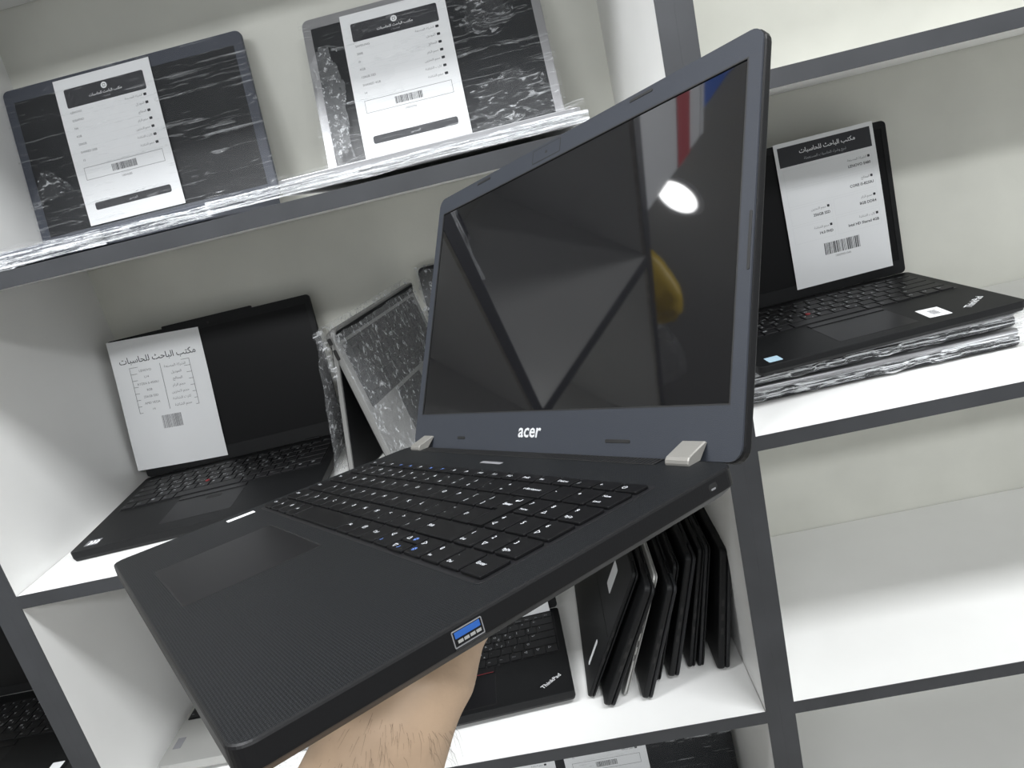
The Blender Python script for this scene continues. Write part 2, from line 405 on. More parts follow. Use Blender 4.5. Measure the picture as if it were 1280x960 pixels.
def open_laptop(label, M, Wd, D, T, th, LH, body, bezel, scr, brd=(10, 14, 12), keys=True, lid_t=7, group=None, kb_w=None, hy=2, kb_y=18,
                kmat=None, trackpoint=True, r=7, legends=True, stripes=False, corner=.8, kb_merge=False, hinges=True):
    """brd: side, top, bottom bezel width. Local frame: x right, y back, z up from the rear-left of the palm deck."""
    R = thing('laptop', label, 'laptop', M, group)
    bb = MB(); bb.slab(0, -D, Wd, 0, -T, 0, r, corner, chb=min(T * .5, 6)); base = bb.build('base', body, R)
    kw = kb_w or (Wd - 28); kx = (Wd - kw) / 2; pitch = kw / 15
    kh = 104.9 * kw / 290 if kw < 290 else 104.9
    sc_ = kh / 104.9
    bb = MB(); bb.slab(kx - 1.5, -kb_y - kh - 1.5, kx + kw + 1.5, -kb_y + 1.5, .02, .25, 3, .1)
    rows = [(h * sc_, [(n, u * 15 / sum(q for _, q in ks)) for n, u in ks]) for h, ks in TP_ROWS]
    km = kmat or KEYTP
    if kb_merge:
        y = -kb_y
        for h, ks in rows:
            x = kx
            for n, u in ks:
                bb.slab(x + 1, y - h + 1, x + u * pitch - 1, y - 1, .2, 1.6, 1.2, .4, 1); x += u * pitch
            y -= h
    kb = bb.build('keyboard', [KEYBED, km], R)
    if keys and not kb_merge:
        put_keys(kb, rows, pitch, kx, -kb_y, 2.0, tp_leg() if legends else (lambda *a: ()), km, .2, 1.5)
    tx = Wd * .48; tw = min(100, Wd * .31); ty = -kb_y - kh - (17 if trackpoint else 8); td = min(68, D + ty - 10)
    bb = MB(); bb.frame(tx - tw / 2 - .7, ty - td - .7, tx + tw / 2 + .7, ty + .7, 2, tx - tw / 2, ty - td, tx + tw / 2, ty, .0, .12, 1); bb.slab(tx - tw / 2, ty - td, tx + tw / 2, ty, .0, .12, 1.5, .1, 0)
    tp = bb.build('touchpad', [PAD if body not in (SILVER, GREYM) else body, BLK], R)
    if trackpoint:
        bb = MB(); bb.slab(tx - tw / 2, ty + 1.5, tx + tw / 2, ty + 14, .0, 1.0, 2, .4)
        if stripes:
            bb.quad(tx - tw / 2 + 2, ty + 2.2, tx - 17, ty + 3.2, 1.05, 1); bb.quad(tx + 17, ty + 2.2, tx + tw / 2 - 2, ty + 3.2, 1.05, 1)
        bb.build('button_bar', [PAD, RED], R)
        bb = MB(); q = kx + pitch * 5.9; y = -kb_y - (11.5 + 18.6 * 2.95) * sc_
        bb.rings([[(q + rr * math.cos(k * .524), y + rr * math.sin(k * .524), zz) for k in range(12)] for rr, zz in ((2.6, .4), (3.4, 1.8), (3.2, 2.6), (2, 2.9))])
        bb.build('pointing_stick', RED, R)
    # lid: back shell, bezel, screen
    LM = mm(lid_frame(th, hy, -1))
    bb = MB(); bb.slab(0, 0, Wd, LH, -lid_t, -.9, r, .8); lid = bb.build('lid', body, R, mtx=LM)
    s, t_, bt = brd
    bb = MB(); bb.frame(.6, .6, Wd - .6, LH - .6, r - .5, s, bt, Wd - s, LH - t_, -1.2, 0)
    bb.prism([(Wd / 2 + 2.0 * math.cos(k * .524), LH - t_ / 2 + 2.0 * math.sin(k * .524)) for k in range(12)], -.1, .15, 1)
    bb.build('bezel', [bezel, BLK], lid)
    bb = MB(); bb.box((s - .8, bt - .8, -1.0), (Wd - s + .8, LH - t_ + .8, -.5)); bb.build('screen', scr, lid)
    for x in ((Wd * .13, Wd * .80) if hinges else ()):
        bb = MB(); bb.tube([(x, hy + 1.5, -2.5), (x + Wd * .07, hy + 1.5, -2.5)], 4.2, 12); bb.build('hinge', body, R)
    return R, base, lid
def place(o, rz=0, tilt=0):
    a, t = math.radians(rz), math.radians(tilt)
    return Matrix.Translation(o) @ Matrix.Rotation(a, 4, 'Z') @ Matrix.Rotation(t, 4, 'X')

# ------------------------------------------------------------------ the held laptop
AW, AD, AT = 363.3, 248.3, 12.0
AM = frame_m((.62221, -.76834, .15000), (.78140, .62120, -.05934), (-.04759, .15413, .98690), (-154.56, 602.89, -211.88))
A = thing('laptop', 'open black and blue-grey laptop held up in a hand in front of the shelves', 'laptop', AM)
bb = MB()
def side(i, z): return [(x, y, z) for x, y in rrect(i, -AD + i, AW - i, -i, max(9 - i, .5), 8)]
bb.rings([side(16, -16.5), side(7, -15), side(1.2, -10.6), side(.15, -9.6), side(0, -8.5), side(0, -1.3), side(.35, -.5), side(1.1, -.05)], 1, cap=True)
bb.rings([side(1.1, -.05), side(1.4, 0)], 0, cap=False)
bb.add([(x, y, 0) for x, y, _ in side(1.4, 0)], [tuple(range(len(side(1.4, 0))))], 0)
abase = bb.build('base', [ACER, ACERSIDE], A)
bb = MB(); bb.slab(42, -9.8, 316, -.6, .0, .3, 1, .1)
for k in range(92): bb.slab(43 + k * 3, -9.0, 44.2 + k * 3, -1.2, .2, .5, .4, .1, 1)
bb.build('vent_grille', [BLK, ACERSIDE], abase)
bb = MB(); bb.slab(160, -24.2, 186, -20.6, 0, .12, .8, .05); bb.build('badge', INKG, abase)
# touchpad, very slightly sunk behind a dark gap
bb = MB(); bb.frame(85.0, -231.7, 190.8, -155.0, 1.2, 85.7, -231, 190.1, -155.7, .0, .16, 1); bb.slab(85.7, -231, 190.1, -155.7, .0, .1, .8, .05, 0)
bb.build('touchpad', [PAD, BLK], A)
bb = MB(); bb.slab(0, 0, 21, 7.4, 0, .18, .6, .05, 0); bb.text('DDR4 · 15', 1.6, 2.4, .25, 3.4, 1); bb.build('white_sticker', [PAPER, INK], A, mtx=mm(Matrix.Translation((16.5, -162, 0)) @ Matrix.Rotation(math.radians(88), 4, 'Z') @ Matrix.Translation((-7.5, -4, 0))))
# keyboard
KX0, KX1, KY0, KY1 = 17.4, 341.8, -38.0, -141.5
bb = MB(); bb.slab(KX0 - 2, KY1 - 2, KX1 + 2, KY0 + 2, .02, .22, 3.5, .1); akb = bb.build('keyboard', KEYBED, A)
P = (KX1 - KX0) / 17.5
def acer_leg(name, w_, h_):
    n = name.strip()
    small = h_ < 12
    if not n: return ()
    two = n.split('|')
    if len(two) == 2:
        return ((two[0], 2.2, -h_ * .42, 4.0 if len(two[0]) == 1 else 2.9, 1, 'L'), (two[1], 2.2, -h_ * .82, 2.7 if len(two[1]) > 1 else 3.8, 2 if two[1] in ('☼', '♪') else 1, 'L'))
    if len(n) == 1: return ((n, 2.4, -h_ * .5 if not small else -h_ * .72, 4.4 if not small else 3.8, 1, 'L'),)
    return ((n, 1.8, -h_ * .55 if not small else -h_ * .68, min(3.3, (w_ - 3) / (len(n) * .56)), 2 if small and n in ('F3', 'F4', 'F6', 'F7') else 1, 'L'),)
top = ['Esc'] + ['F%d' % i for i in range(1, 13)] + ['PrtSc', 'Ins', 'Delete', '/', '*', '⏻']
R_ = (17.5 / len(top))
arows = [(11.3, [(n, R_) for n in top]),
         (18.44, [('~|`', 1), ('!|1', 1), ('@|2', 1), ('#|3', 1), ('$|4', 1), ('%|5', 1), ('^|6', 1), ('&|7', 1), ('*|8', 1), ('(|9', 1), (')|0', 1), ('_|-', 1), ('+|=', 1), ('←Backspace', 1.5), ('-', 1), ('+', 1), ('Num|Lock', 1)]),
         (18.44, [('Tab', 1.5)] + [(c, 1) for c in 'QWERTYUIOP'] + [('{|[', 1), ('}|]', 1), (None, 1), ('7|Home', 1), ('8|△', 1), ('9|PgUp', 1)]),
         (18.44, [('Caps', 1.75)] + [(c, 1) for c in 'ASDFGHJKL'] + [(':|;', 1), ('"|\'', 1), (None, 1.75 - 1), ('4|◁', 1), ('5', 1), ('6|▷', 1)]),
         (18.44, [('Shift', 1.25), ('||\\', 1)] + [(c, 1) for c in 'ZXCVBNM'] + [('<|,', 1), ('>|.', 1), ('?|/', 1), ('Shift ', 2.25), ('1|End', 1), ('2|▽', 1), ('3|PgDn', 1)]),
         (18.44, [('Ctrl', 1), ('Fn', 1), ('⊞', 1), ('Alt', 1), (' ', 4.5), ('Alt', 1), ('▤', 1), ('Ctrl', 1), ('◁|♪', 1), (None, 1), ('▷|☼', 1), ('0|Ins', 1), ('.|Del', 1), ('Enter', 1)])]
arows[3][1][12] = (None, .75)
arows[3] = (18.44, [('Caps', 1.75)] + [(c, 1) for c in 'ASDFGHJKL'] + [(':|;', 1), ('"|\'', 1), ('||\\', 1), (None, .75), ('4|◁', 1), ('5', 1), ('6|▷', 1)])
put_keys(akb, arows, P, KX0, KY0, 1.9, acer_leg, KEY, .2, 1.7)
# tall Enter key and the half-height arrow pair
ex1 = KX0 + 14.5 * P - .95; ex0 = KX0 + 13.5 * P + .95; ex2 = KX0 + 13.75 * P + .95; ey = KY0 - 11.3 - 18.44
bb = MB(); bb.prism([(ex0, ey - .95 - 16), (ex2, ey - .95 - 16), (ex2, ey - 36.88 + .95), (ex1, ey - 36.88 + .95), (ex1, ey - .95), (ex0, ey - .95)], 0, 1.7)
bb.text('Enter', ex0 + 1.5, ey - 12, 1.76, 3.6, 1, bold=.012); bb.text('↵', ex0 + 6, ey - 7.5, 1.76, 5, 1, bold=.012)
bb.build('key', [KEY, LEG], akb, (0, 0, .0002))
ax = KX0 + 12.5 * P; ay = KY0 - 11.3 - 4 * 18.44
for i, c in enumerate('△▽'):
    bb = MB(); y1 = ay - .95 - i * 9.2; bb.slab(ax + .95, y1 - 7.9, ax + P - .95, y1, 0, 1.7, 1, .4); bb.text(c, ax + 3, y1 - 6, 1.76, 4, 1); bb.text('☼' if i == 0 else '♪', ax + 9, y1 - 6, 1.76, 4, 2)
    bb.build('key', [KEY, LEG, LEGB], akb, (0, 0, .0002))
# ports on the right side
bb = MB(); PM = frame_m((0, -1, 0), (0, 0, 1), (1, 0, 0), (AW, 0, 0)) @ Matrix.Identity(4)
PM = frame_m((0, 1, 0), (0, 0, 1), (1, 0, 0), (AW, 0, 0))
bb.frame(-169.3, -8.7, -156.0, -2.1, .5, -168.9, -8.3, -156.4, -2.5, -2, .25, 0); bb.box((-168.9, -8.3, -1.5), (-156.4, -2.5, -1.0), 1); bb.slab(-168.2, -5.4, -157.0, -2.9, -1.2, .1, .3, .1, 2)
for k in range(4): bb.box((-167.4 + k * 2.7, -7.4, -1.2), (-165.2 + k * 2.7, -6.2, 0.02), 3)
bb.slab(-169.3, -9.4, -156, -8.9, -1, .6, .2, .1, 1)
bb.build('usb_port', [GREYM, BLK, BLUE, SILVER], A, mtx=mm(PM))
bb = MB(); bb.slab(-23, -6.8, -17, -3.2, -2, .1, 1.4, .05, 0); bb.slab(-21.6, -6.5, -18.4, -5.6, -.5, .2, .4, .05, 1); bb.build('lock_slot', [BLK, GREYM], A, mtx=mm(PM))
# lid
ALM = lid_frame(115.21, 3.97, -2.6)
LH = 236.8
bb = MB(); bb.slab(0, 0, AW, LH, -7.4, -1.35, 9, 1.2); alid = bb.build('lid', ACERSIDE, A, mtx=mm(ALM))
SX, SY, SW, SH = 9.73, 29.98, 344.3, 190.7
bb = MB(); bb.frame(.7, .7, AW - .7, LH - .7, 8.4, SX, SY, SX + SW, SY + SH, -1.3, 0)
bb.build('bezel', BEZEL, alid)
bb = MB(); bb.box((SX - 1, SY - 1, -1.35), (SX + SW + 1, SY + SH + 1, -.7)); bb.build('screen', GLASS, alid)
bb = MB(); bb.frame(SX - .1, SY - .1, SX + SW + .1, SY + SH + .1, .2, SX + .8, SY + .8, SX + SW - .8, SY + SH - .8, -1.2, .04); bb.build('screen_gasket', BLK, alid)
bb = MB(); bb.text('acer', 180.0, 11.6, .1, 14.0, 0, align='C', bold=.018, shear=.12, sx=1.1); bb.build('logo', LOGO, alid)
for (x0, y0, x1, y1) in ((79, 9, 91, 11.2), (261, 9, 283, 11.2), (69, 231.5, 90, 233.5), (260, 231.5, 281, 233.5), (AW - 3.4, 100, AW - 1.6, 132)):
    bb = MB(); bb.slab(x0, y0, x1, y1, -.2, .35, .9, .15, 0); bb.build('rubber_bumper', BLK, alid)
bb = MB(); bb.frame(152, 223.5, 187, 234.5, 1.0, 152.6, 224.1, 186.4, 233.9, -.1, .12, 1); bb.slab(152.6, 224.1, 186.4, 233.9, -.1, .1, .6, .05, 0)
bb.prism([(169.5 + 1.3 * math.cos(k * .524), 229 + 1.3 * math.sin(k * .524)) for k in range(12)], .1, .2, 1); bb.build('webcam', [BEZEL, BLK], alid)
# hinge covers: bent silver tabs from the deck up onto the bezel
for x0 in (20.5, 324.0):
    t = math.radians(115.21); U = Vector((0, -math.cos(t), math.sin(t))); Nn = Vector((0, -math.sin(t), -math.cos(t)))
    o_ = Vector((0, 3.97, -2.6)); tip = o_ + U * 11 + Nn * .1; tip2 = o_ + U * 11 + Nn * 1.3
    prof = [(-8.6, .0), (-8.8, 1.2), (-8.2, 2.8), (-6.8, 4.2), (tip2.y, tip2.z), (tip.y, tip.z), (0.2, 0.0)]
    bb = MB(); M_ = frame_m((0, 1, 0), (0, 0, 1), (1, 0, 0))
    bb.rings([[(p[0] * (1 - .03 * e) , p[1] * (1 - .08 * e), x0 + xx) for p in prof] for xx, e in ((0, 1), (.8, 0), (15.7, 0), (16.5, 1))], 0, M_)
    bb.build('hinge_cover', HINGE, A)

# ------------------------------------------------------------------ the arm and hand
SKIN = mat('skin', (.50, .355, .24), .55, noise_amt=.13, noise_scale=38, bump=.25, bump_scale=260)
HAIR = mat('arm_hair', (.045, .028, .017), .6)
def AB(x, yf, z): return AM @ Vector((x, -yf, z))     # point given on the held laptop
bb = MB()
cx = Vector(RX); cf = Vector(RF)
def ell(c, ax1, ax2, a, b_, n=20): return [tuple(c + ax1 * a * math.cos(2 * math.pi * k / n) + ax2 * b_ * math.sin(2 * math.pi * k / n)) for k in range(n)]
Xb = Vector((AM[0][0], AM[1][0], AM[2][0])); Yf = -Vector((AM[0][1], AM[1][1], AM[2][1])); Zb = Vector((AM[0][2], AM[1][2], AM[2][2]))
hd = (Xb * -.75 + Yf * -.66).normalized(); hp = hd.cross(Zb).normalized()   # hand direction, across the palm
arm = [(Vector((-270, 130, -440)), 39, 38), (Vector((-215, 178, -350)), 38, 36), (Vector((-163, 215, -283)), 34, 33), (Vector((-116, 243, -224)), 29.5, 27), (Vector((-97, 250, -200)), 24.5, 25)]
rings = []
for i, (c, a_, b_) in enumerate(arm):
    d = (arm[min(i + 1, 4)][0] - arm[max(i - 1, 0)][0]).normalized(); u = d.cross(cf).normalized(); v = u.cross(d).normalized()
    rings.append(ell(c, u, v, a_, b_))
FZ = -16.5
def pal(x, yf, z, a_, b_):
    c = AB(x, yf, z); return ell(c, hp * -1, Zb, a_, b_)
def flip(r_): return r_
# ring orientation: keep first axis on the same side as the forearm rings
d = (arm[4][0] - arm[3][0]).normalized(); u = d.cross(cf).normalized()
sg = 1 if hp.dot(u) > 0 else -1
def pal(x, yf, z, a_, b_, tiltk=0):
    c = AB(x, yf, z); ax = hp * sg; nrm = ax.cross(hd).normalized()
    v0 = (arm[4][0] - arm[3][0]).normalized(); vv = u.cross(v0)
    bz = Zb if Zb.dot(vv) * 1 > 0 else -Zb
    bz = (Zb if (cf.dot(Zb) > 0) else -Zb)
    return ell(c, ax, bz, a_, b_)
wr = AB(316, 166, -40)
rings.append(ell(wr, (u * .6 + hp * sg * .4).normalized(), (v * .6 + (-Zb) * .4).normalized() if v.dot(-Zb) > 0 else (v * .6 + Zb * .4).normalized(), 20, 21))
bzd = -Zb if v.dot(-Zb) > 0 else Zb
for x, yf, z, a_, b_ in ((296, 154, FZ - 17, 28.5, 17), (278, 136, FZ - 14.5, 36, 14.5), (262, 118, FZ - 12.5, 40, 12.5), (248, 102, FZ - 11, 41, 11), (240, 95, FZ - 10, 38, 9)):
    rings.append(ell(AB(x, yf, z), hp * sg, bzd, a_, b_))
bb.rings(rings)
kn = AB(250, 104, FZ - 10)
for off, ln, sp in ((-31, 62, -.16), (-10.5, 76, -.04), (10.5, 80, .05), (31, 72, .15)):
    b0 = kn + hp * off - hd * 6; dd = (hd + hp * sp).normalized()
    pts = [b0, b0 + dd * 14, b0 + dd * (ln * .45) - Zb * 3, b0 + dd * (ln * .72) - Zb * 1.5, b0 + dd * (ln * .95) + Zb * 1.0, b0 + dd * (ln * .95 + 8) + Zb * 1.8]
    bb.tube([tuple(q) for q in pts], [10, 9.6, 9.2, 8.4, 7.4, 4], 14)
tb = AB(297, 148, FZ - 16) + hp * 26 * (1 if (hp.dot(Xb) < 0) else -1)
td_ = (hd * .55 + hp * (1 if hp.dot(Xb) < 0 else -1) * .83).normalized()
bb.tube([tuple(q) for q in (tb - td_ * 14, tb + td_ * 12 + Zb * 2, tb + td_ * 36 + Zb * 5, tb + td_ * 56 + Zb * 6, tb + td_ * 66 + Zb * 6.5)], [15, 13, 10.5, 9, 5], 14)
bb.tube([(-252, 146, -415), (-282, 118, -458), (-306, 70, -482), (-330, -20, -462), (-366, -150, -410), (-412, -300, -335)], [34, 38, 42, 45, 49, 54], 20)
per = bb.build('person', SKIN, None, (0, 0, H), smooth=True)
md = per.modifiers.new('remesh', 'REMESH'); md.mode = 'VOXEL'; md.voxel_size = .0022; md.use_smooth_shade = True
md = per.modifiers.new('smooth', 'SMOOTH'); md.iterations = 22; md.factor = .5
tag(per, 'person\'s bare forearm and hand reaching up from below to hold the open laptop', 'person')
bb = MB(); bb.tube([(-338, -52, -450), (-345, -75, -442), (-366, -150, -410), (-414, -306, -332)], [55, 56, 59, 65], 24)
bb.build('sleeve', mat('dark_blue_cloth', (.03, .04, .07), .8, bump=.3, bump_scale=700), per, smooth=True)
bb = MB(); rr = random.Random(5)
ax0 = arm[2][0]; ax1 = arm[4][0]
for i in range(1500):
    t = rr.uniform(-.1, 1.15); c = ax0.lerp(ax1, t) if t < 1 else ax1.lerp(wr, (t - 1) * 1.5)
    a_ = 34 + (23 - 34) * min(t, 1); d = (ax1 - ax0).normalized(); uu = d.cross(cf).normalized(); vv = uu.cross(d).normalized()
    ph = rr.gauss(math.radians(335), .45)
    if i % 4 == 0: ph = rr.uniform(math.pi * 1.0, math.pi * 2.2)
    nrm = uu * math.cos(ph) + vv * math.sin(ph)
    p0 = c + nrm * (a_ - 2.2); g = (-d * rr.uniform(.2, .7) + uu * rr.uniform(-1, -.2) + nrm * .35).normalized()
    ln = rr.uniform(6, 13)
    p1 = p0 + nrm * 1.2 + g * ln * .5; p2 = p0 + nrm * 1.5 + (g - d * .3).normalized() * ln
    bb.tube([tuple(p0), tuple(p1), tuple(p2)], [.05, .045, .02], 3)
h_ = bb.build('arm_hair', HAIR, per); h_['kind'] = 'stuff'

# ------------------------------------------------------------------ middle unit, second shelf: black laptop with a sheet
LM_ = place((-698.3, 1047.4, -327.0), 3.84, 1.3)
L14, lbase, llid = open_laptop('open matte black laptop with a sheet on its screen, left end of second shelf', LM_, 331, 235, 15.5, 100.2, 226, TPB, TPB, MATTE_SCREEN,
                               brd=(9, 13, 22), r=6, stripes=False)
bb = MB(); bb.slab(0, 0, 19, 16, 0, .12, 1, .03, 0)
for k in range(3): bb.prism([(3 + k * 5, 3), (6.5 + k * 5, 3), (8.5 + k * 5, 8), (6.5 + k * 5, 13), (3.5 + k * 5, 13), (5 + k * 5, 8)], .13, .16, 1)
bb.build('sticker', [INKG, PAPER], L14, mtx=mm(Matrix.Translation((14, -224, 0))))
bb = MB(); bb.slab(155, -155, 177, -146, .1, .3, 1, .03); bb.build('fingerprint_pad', BLK, L14)
bb = MB(); bb.slab(92, 225, 238, 229.5, -5, .2, 2, .4); bb.build('camera_bump', TPB, llid)
def lid_world(M, th, hy=2): return M @ lid_frame(th, hy, -1)
sheet('white sheet with black title and spec table, hung on the second-shelf black laptop',
      lid_world(LM_, 100.2) @ Matrix.Translation((-10.4, 14.8, 1.2)) @ Matrix.Rotation(math.radians(-3.2), 4, 'Z'), 'C',
      ['LENOVO', 'L14', 'RYZEN 5-4500U', '8GB', '256GB SSD', 'AMD VEGA', '14'], seed=3,
      bend=lambda x, y, z: (x, y, z + 2.5 * math.sin(x / 148 * 3.14) * (1 - y / 210) + .6 * math.sin(y / 30)))

# ------------------------------------------------------------------ film helpers
def nz(x, y, z, s): return noise.noise(Vector((x, y, z)) * s)
def wrap_open(parent, Wd, D, T, th, u1, seed, amp=3.0, bunch=True, lo=0.0):
    """one sheet of stretch film pulled down the open lid, over the deck and under the front edge"""
    LF = lid_frame(th, 2, -1)
    def prof(v):
        if v < .62:
            q = LF @ Vector((0, u1 + (6 - u1) * (v / .62), 4.2)); return q.y, q.z
        if v < .86:
            t = (v - .62) / .24; q = LF @ Vector((0, 6, 4.2)); return q.y + (-D - 3 - q.y) * t, q.z + (3.5 - q.z) * t
        t = (v - .86) / .14; return -D - 4 + 3 * t, 3.5 - (T + 3.0) * t
    def fn(u, v):
        x = -4 + (Wd + 8) * u; y, z = prof(v)
        a = amp * (nz(x, y + z * 2, seed, .018) + .5 * nz(x + 99, y + z, seed, .05)) + amp * .35 * nz(x * .3, y + z, seed, .16)
        if v > .84: a *= 1.5
        n = LF.to_3x3() @ Vector((0, 0, 1)) if v < .62 else Vector((0, -.35, .94)) if v < .86 else Vector((0, -1, .1))
        a = max(a, -2.4)
        return (x, y + n.y * a, z + n.z * a)
    bb = MB(); bb.grid(fn, 110, 120)
    return bb.build('plastic_wrap', FILM_T, parent, smooth=True)
def fold_strip(parent, x0, x1, y, z0, z1, seed, name='film_fold', m_=None, dep=9):
    """bunched film: several crumpled ribbons lying along an edge"""
    bb = MB()
    for k in range(5):
        zz = z0 + (z1 - z0) * (k + .5) / 5
        def fn(u, v, k=k, zz=zz):
            x = x0 + (x1 - x0) * u; a = 2 * math.pi * v * .75
            r_ = (z1 - z0) / 5 * (.8 + .55 * nz(x, k * 40, seed, .02)) 
            dy = 3.0 * nz(x, k * 77, seed + 5, .03)
            return (x, y - dep * .25 * math.sin(a) + dy + .8 * nz(x, v * 30, seed, .2), zz + r_ * math.cos(a) + 2.2 * nz(x, k * 55, seed + 9, .012) + .7 * nz(x, v * 25, k, .25))
        bb.grid(fn, 130, 7)
    return bb.build(name, m_ or FILM_F, parent, smooth=True)

# ------------------------------------------------------------------ top shelf: two wrapped open laptops with sheets
P1M = place((-714.8, 1051, 46.5)); TH1 = 101.5
w1, wb1, wl1 = open_laptop('film-wrapped open laptop with navy bezel at the left end of the top shelf', P1M, 367, 238, 18, TH1, 237, NAVY, NAVY, FILMED_SCREEN, brd=(14, 19, 20), keys=False, r=9, trackpoint=False,
                           group=None, kb_merge=True)
sheet('white spec sheet with a dark header under film on the navy-edged laptop, upper left',
      lid_world(P1M, TH1) @ Matrix.Translation((80.5, 21.5, 1.4)), 'A', ['LENOVO', 'IDEAPAD', 'N4', '4GB', '500GB', 'SHARED 2GB', '15'], seed=5,
      bend=lambda x, y, z: (x, y, z + .5 + 1.4 * math.sin(y / 210 * 3.14)))
wrap_open(w1, 367, 238, 18, TH1, 237, 11, 2.0)
fold_strip(w1, -1, 238, -243, -17, -1, 21)
fold_strip(w1, 215, 366, -240, -15, -3, 27)
bb = MB()     # twisted knot of film at the left of the lid
LF1 = lid_frame(TH1, 2, -1)
def knot(u, v):
    t = u; c = Vector((10 + 66 * t, 58 + 26 * math.sin(t * 3.0) + 14 * t, 8))
    w_ = 5 + 15 * math.sin(math.pi * t) ** 2 + 4 * nz(t * 300, 0, 1, .02)
    q = c + Vector((-.35 * (v - .5) * w_ * 2, (v - .5) * w_ * 2, 5 * nz(t * 200, v * 60, 3, .05) + 3))
    return tuple(LF1 @ q)
bb.grid(knot, 50, 18); bb.build('film_knot', FILM_P, w1, smooth=True)

P2M = place((-256.5, 996, 48)); TH2 = 111.7
w2, wb2, wl2 = open_laptop('film-wrapped open laptop with silver bezel, right of the navy one on top shelf', P2M, 328, 222, 17, TH2, 232, GREYM, GREYM, FILMED_SCREEN, brd=(12, 15, 12), keys=False, r=10, trackpoint=False, kb_merge=True)
sheet('white spec sheet with a dark header under film on the silver-edged laptop, top centre',
      lid_world(P2M, TH2) @ Matrix.Translation((54, 12.5, 1.4)) @ Matrix.Rotation(math.radians(-.3), 4, 'Z'), 'A', ['SAMSUNG', '300E', 'i3', '4GB', '128GB SSD', 'SHARED 4GB', '14'], seed=8,
      bend=lambda x, y, z: (x, y, z + .5 + 2.0 * math.sin(y / 210 * 3.14)))
wrap_open(w2, 328, 222, 17, TH2, 232, 31, 4.2)
fold_strip(w2, -78, 334, -226, -16, -5, 41)
def side_crinkle(x0, x1, u0, u1, seed, parent, LF, m_):
    bb = MB(); bb.grid(lambda u, v: tuple(LF @ Vector((x0 + (x1 - x0) * u, u0 + (u1 - u0) * v, 7 + 2.2 * nz(u * 90, v * 200, seed, .11)))), 48, 60)
    keep = [k for k in range(len(bb.f)) if (abs((k % 48) / 47 * 2 - 1) ** 2.5 + abs((k // 48) / 59 * 2 - 1) ** 2.5) < .75 + .9 * nz((k % 48) * 2, (k // 48) * 2, seed, .06)]
    bb.f = [bb.f[k] for k in keep]; bb.m = [0] * len(keep)
    return bb.build('film_crinkle', m_, parent, smooth=True)
LF2 = lid_frame(TH2, 2, -1)
side_crinkle(2, 46, 4, 205, 3, w2, LF2, FILM_B)
side_crinkle(205, 328, 2, 92, 9, w2, LF2, FILM_P)
side_crinkle(215, 290, 140, 205, 13, w2, LF2, FILM_P)

# ------------------------------------------------------------------ second shelf: silver convertible standing like a tent, wrapped
rx = Vector((.236, .971, .03)).normalized(); ry = Vector((-.17, .01, .985)); ry = (ry - rx * ry.dot(rx)).normalized(); rz_ = rx.cross(ry)
TM = frame_m(rx, ry, rz_, (-272, 848, -131))
tl, tb_, tlid = open_laptop('film-wrapped silver laptop standing folded like a tent on the second shelf', TM, 264, 210, 12, 339, 214, DULL, BLK, MATTE_SCREEN, brd=(9, 12, 14),
                            keys=False, kb_merge=True, r=8, trackpoint=False, kb_w=240, kb_y=22, hinges=False)
bb = MB(); bb.slab(3, 3, 261, 211, -7.5, -6.8, 6, .2); bb.build('lid_black_plate', TPB, tlid)  # thin black plates added over the tent's two inner faces, making its inside black
bb = MB(); bb.slab(4, -206, 260, -4, -12.6, -11.6, 6, .3); bb.build('bottom_black_plate', TPB, tl)
for k, (y, l_) in enumerate(((-12, 9), (-30, 14), (-186, 6), (-200, 5))):
    bb = MB(); bb.slab(y - l_ / 2, -9, y + l_ / 2, -4, -.3, .4, 1.5, .1)
    bb.build('side_port', BLK, tl, mtx=mm(frame_m((0, 1, 0), (0, 0, 1), (-1, 0, 0), (0, 0, 0)) @ Matrix.Scale(-1, 4, (0, 1, 0)) @ Matrix.Scale(-1, 4, (1, 0, 0)) ) if False else mm(frame_m((0, -1, 0), (0, 0, 1), (-1, 0, 0), (0, 0, 0)) @ Matrix.Translation((-2 * y, 0, 0))))
def tent_film(u, v):
    x = -7 + 274 * u; a = v
    if a < .45: y = -212 + 216 * a / .45; z = 3.4
    elif a < .55: t = (a - .45) / .1; y = 4 + 5 * math.sin(t * math.pi); z = 3.4 - 20 * t
    else: t = (a - .55) / .45; y = 4 - 208 * t * .94; z = -16.6 - 75 * t
    k = 1.2 * nz(x, y, z, .02) + .5 * nz(x + 50, y, z, .07)
    return (x + (4 * nz(y, z, 3, .05) if u < .03 else 0), y, z + (k if a < .5 else -k))
bb = MB(); bb.grid(tent_film, 70, 90); bb.build('plastic_wrap', FILM_B, tl, smooth=True)
bb = MB()
for k in range(3):
    bb.grid(lambda u, v, k=k: (-6 - 3 * k + 2.5 * nz(u * 70, v * 30, k, .2), 6 - 64 * u + 3 * nz(u * 60, k * 9, 2, .1), -4 - 15 * u * .4 + (v - .5) * (13 - 7 * u) - 6 + 3 * nz(u * 70, v * 40, k + 4, .12)), 26, 8)
bb.build('film_gather', FILM_P, tl, smooth=True)

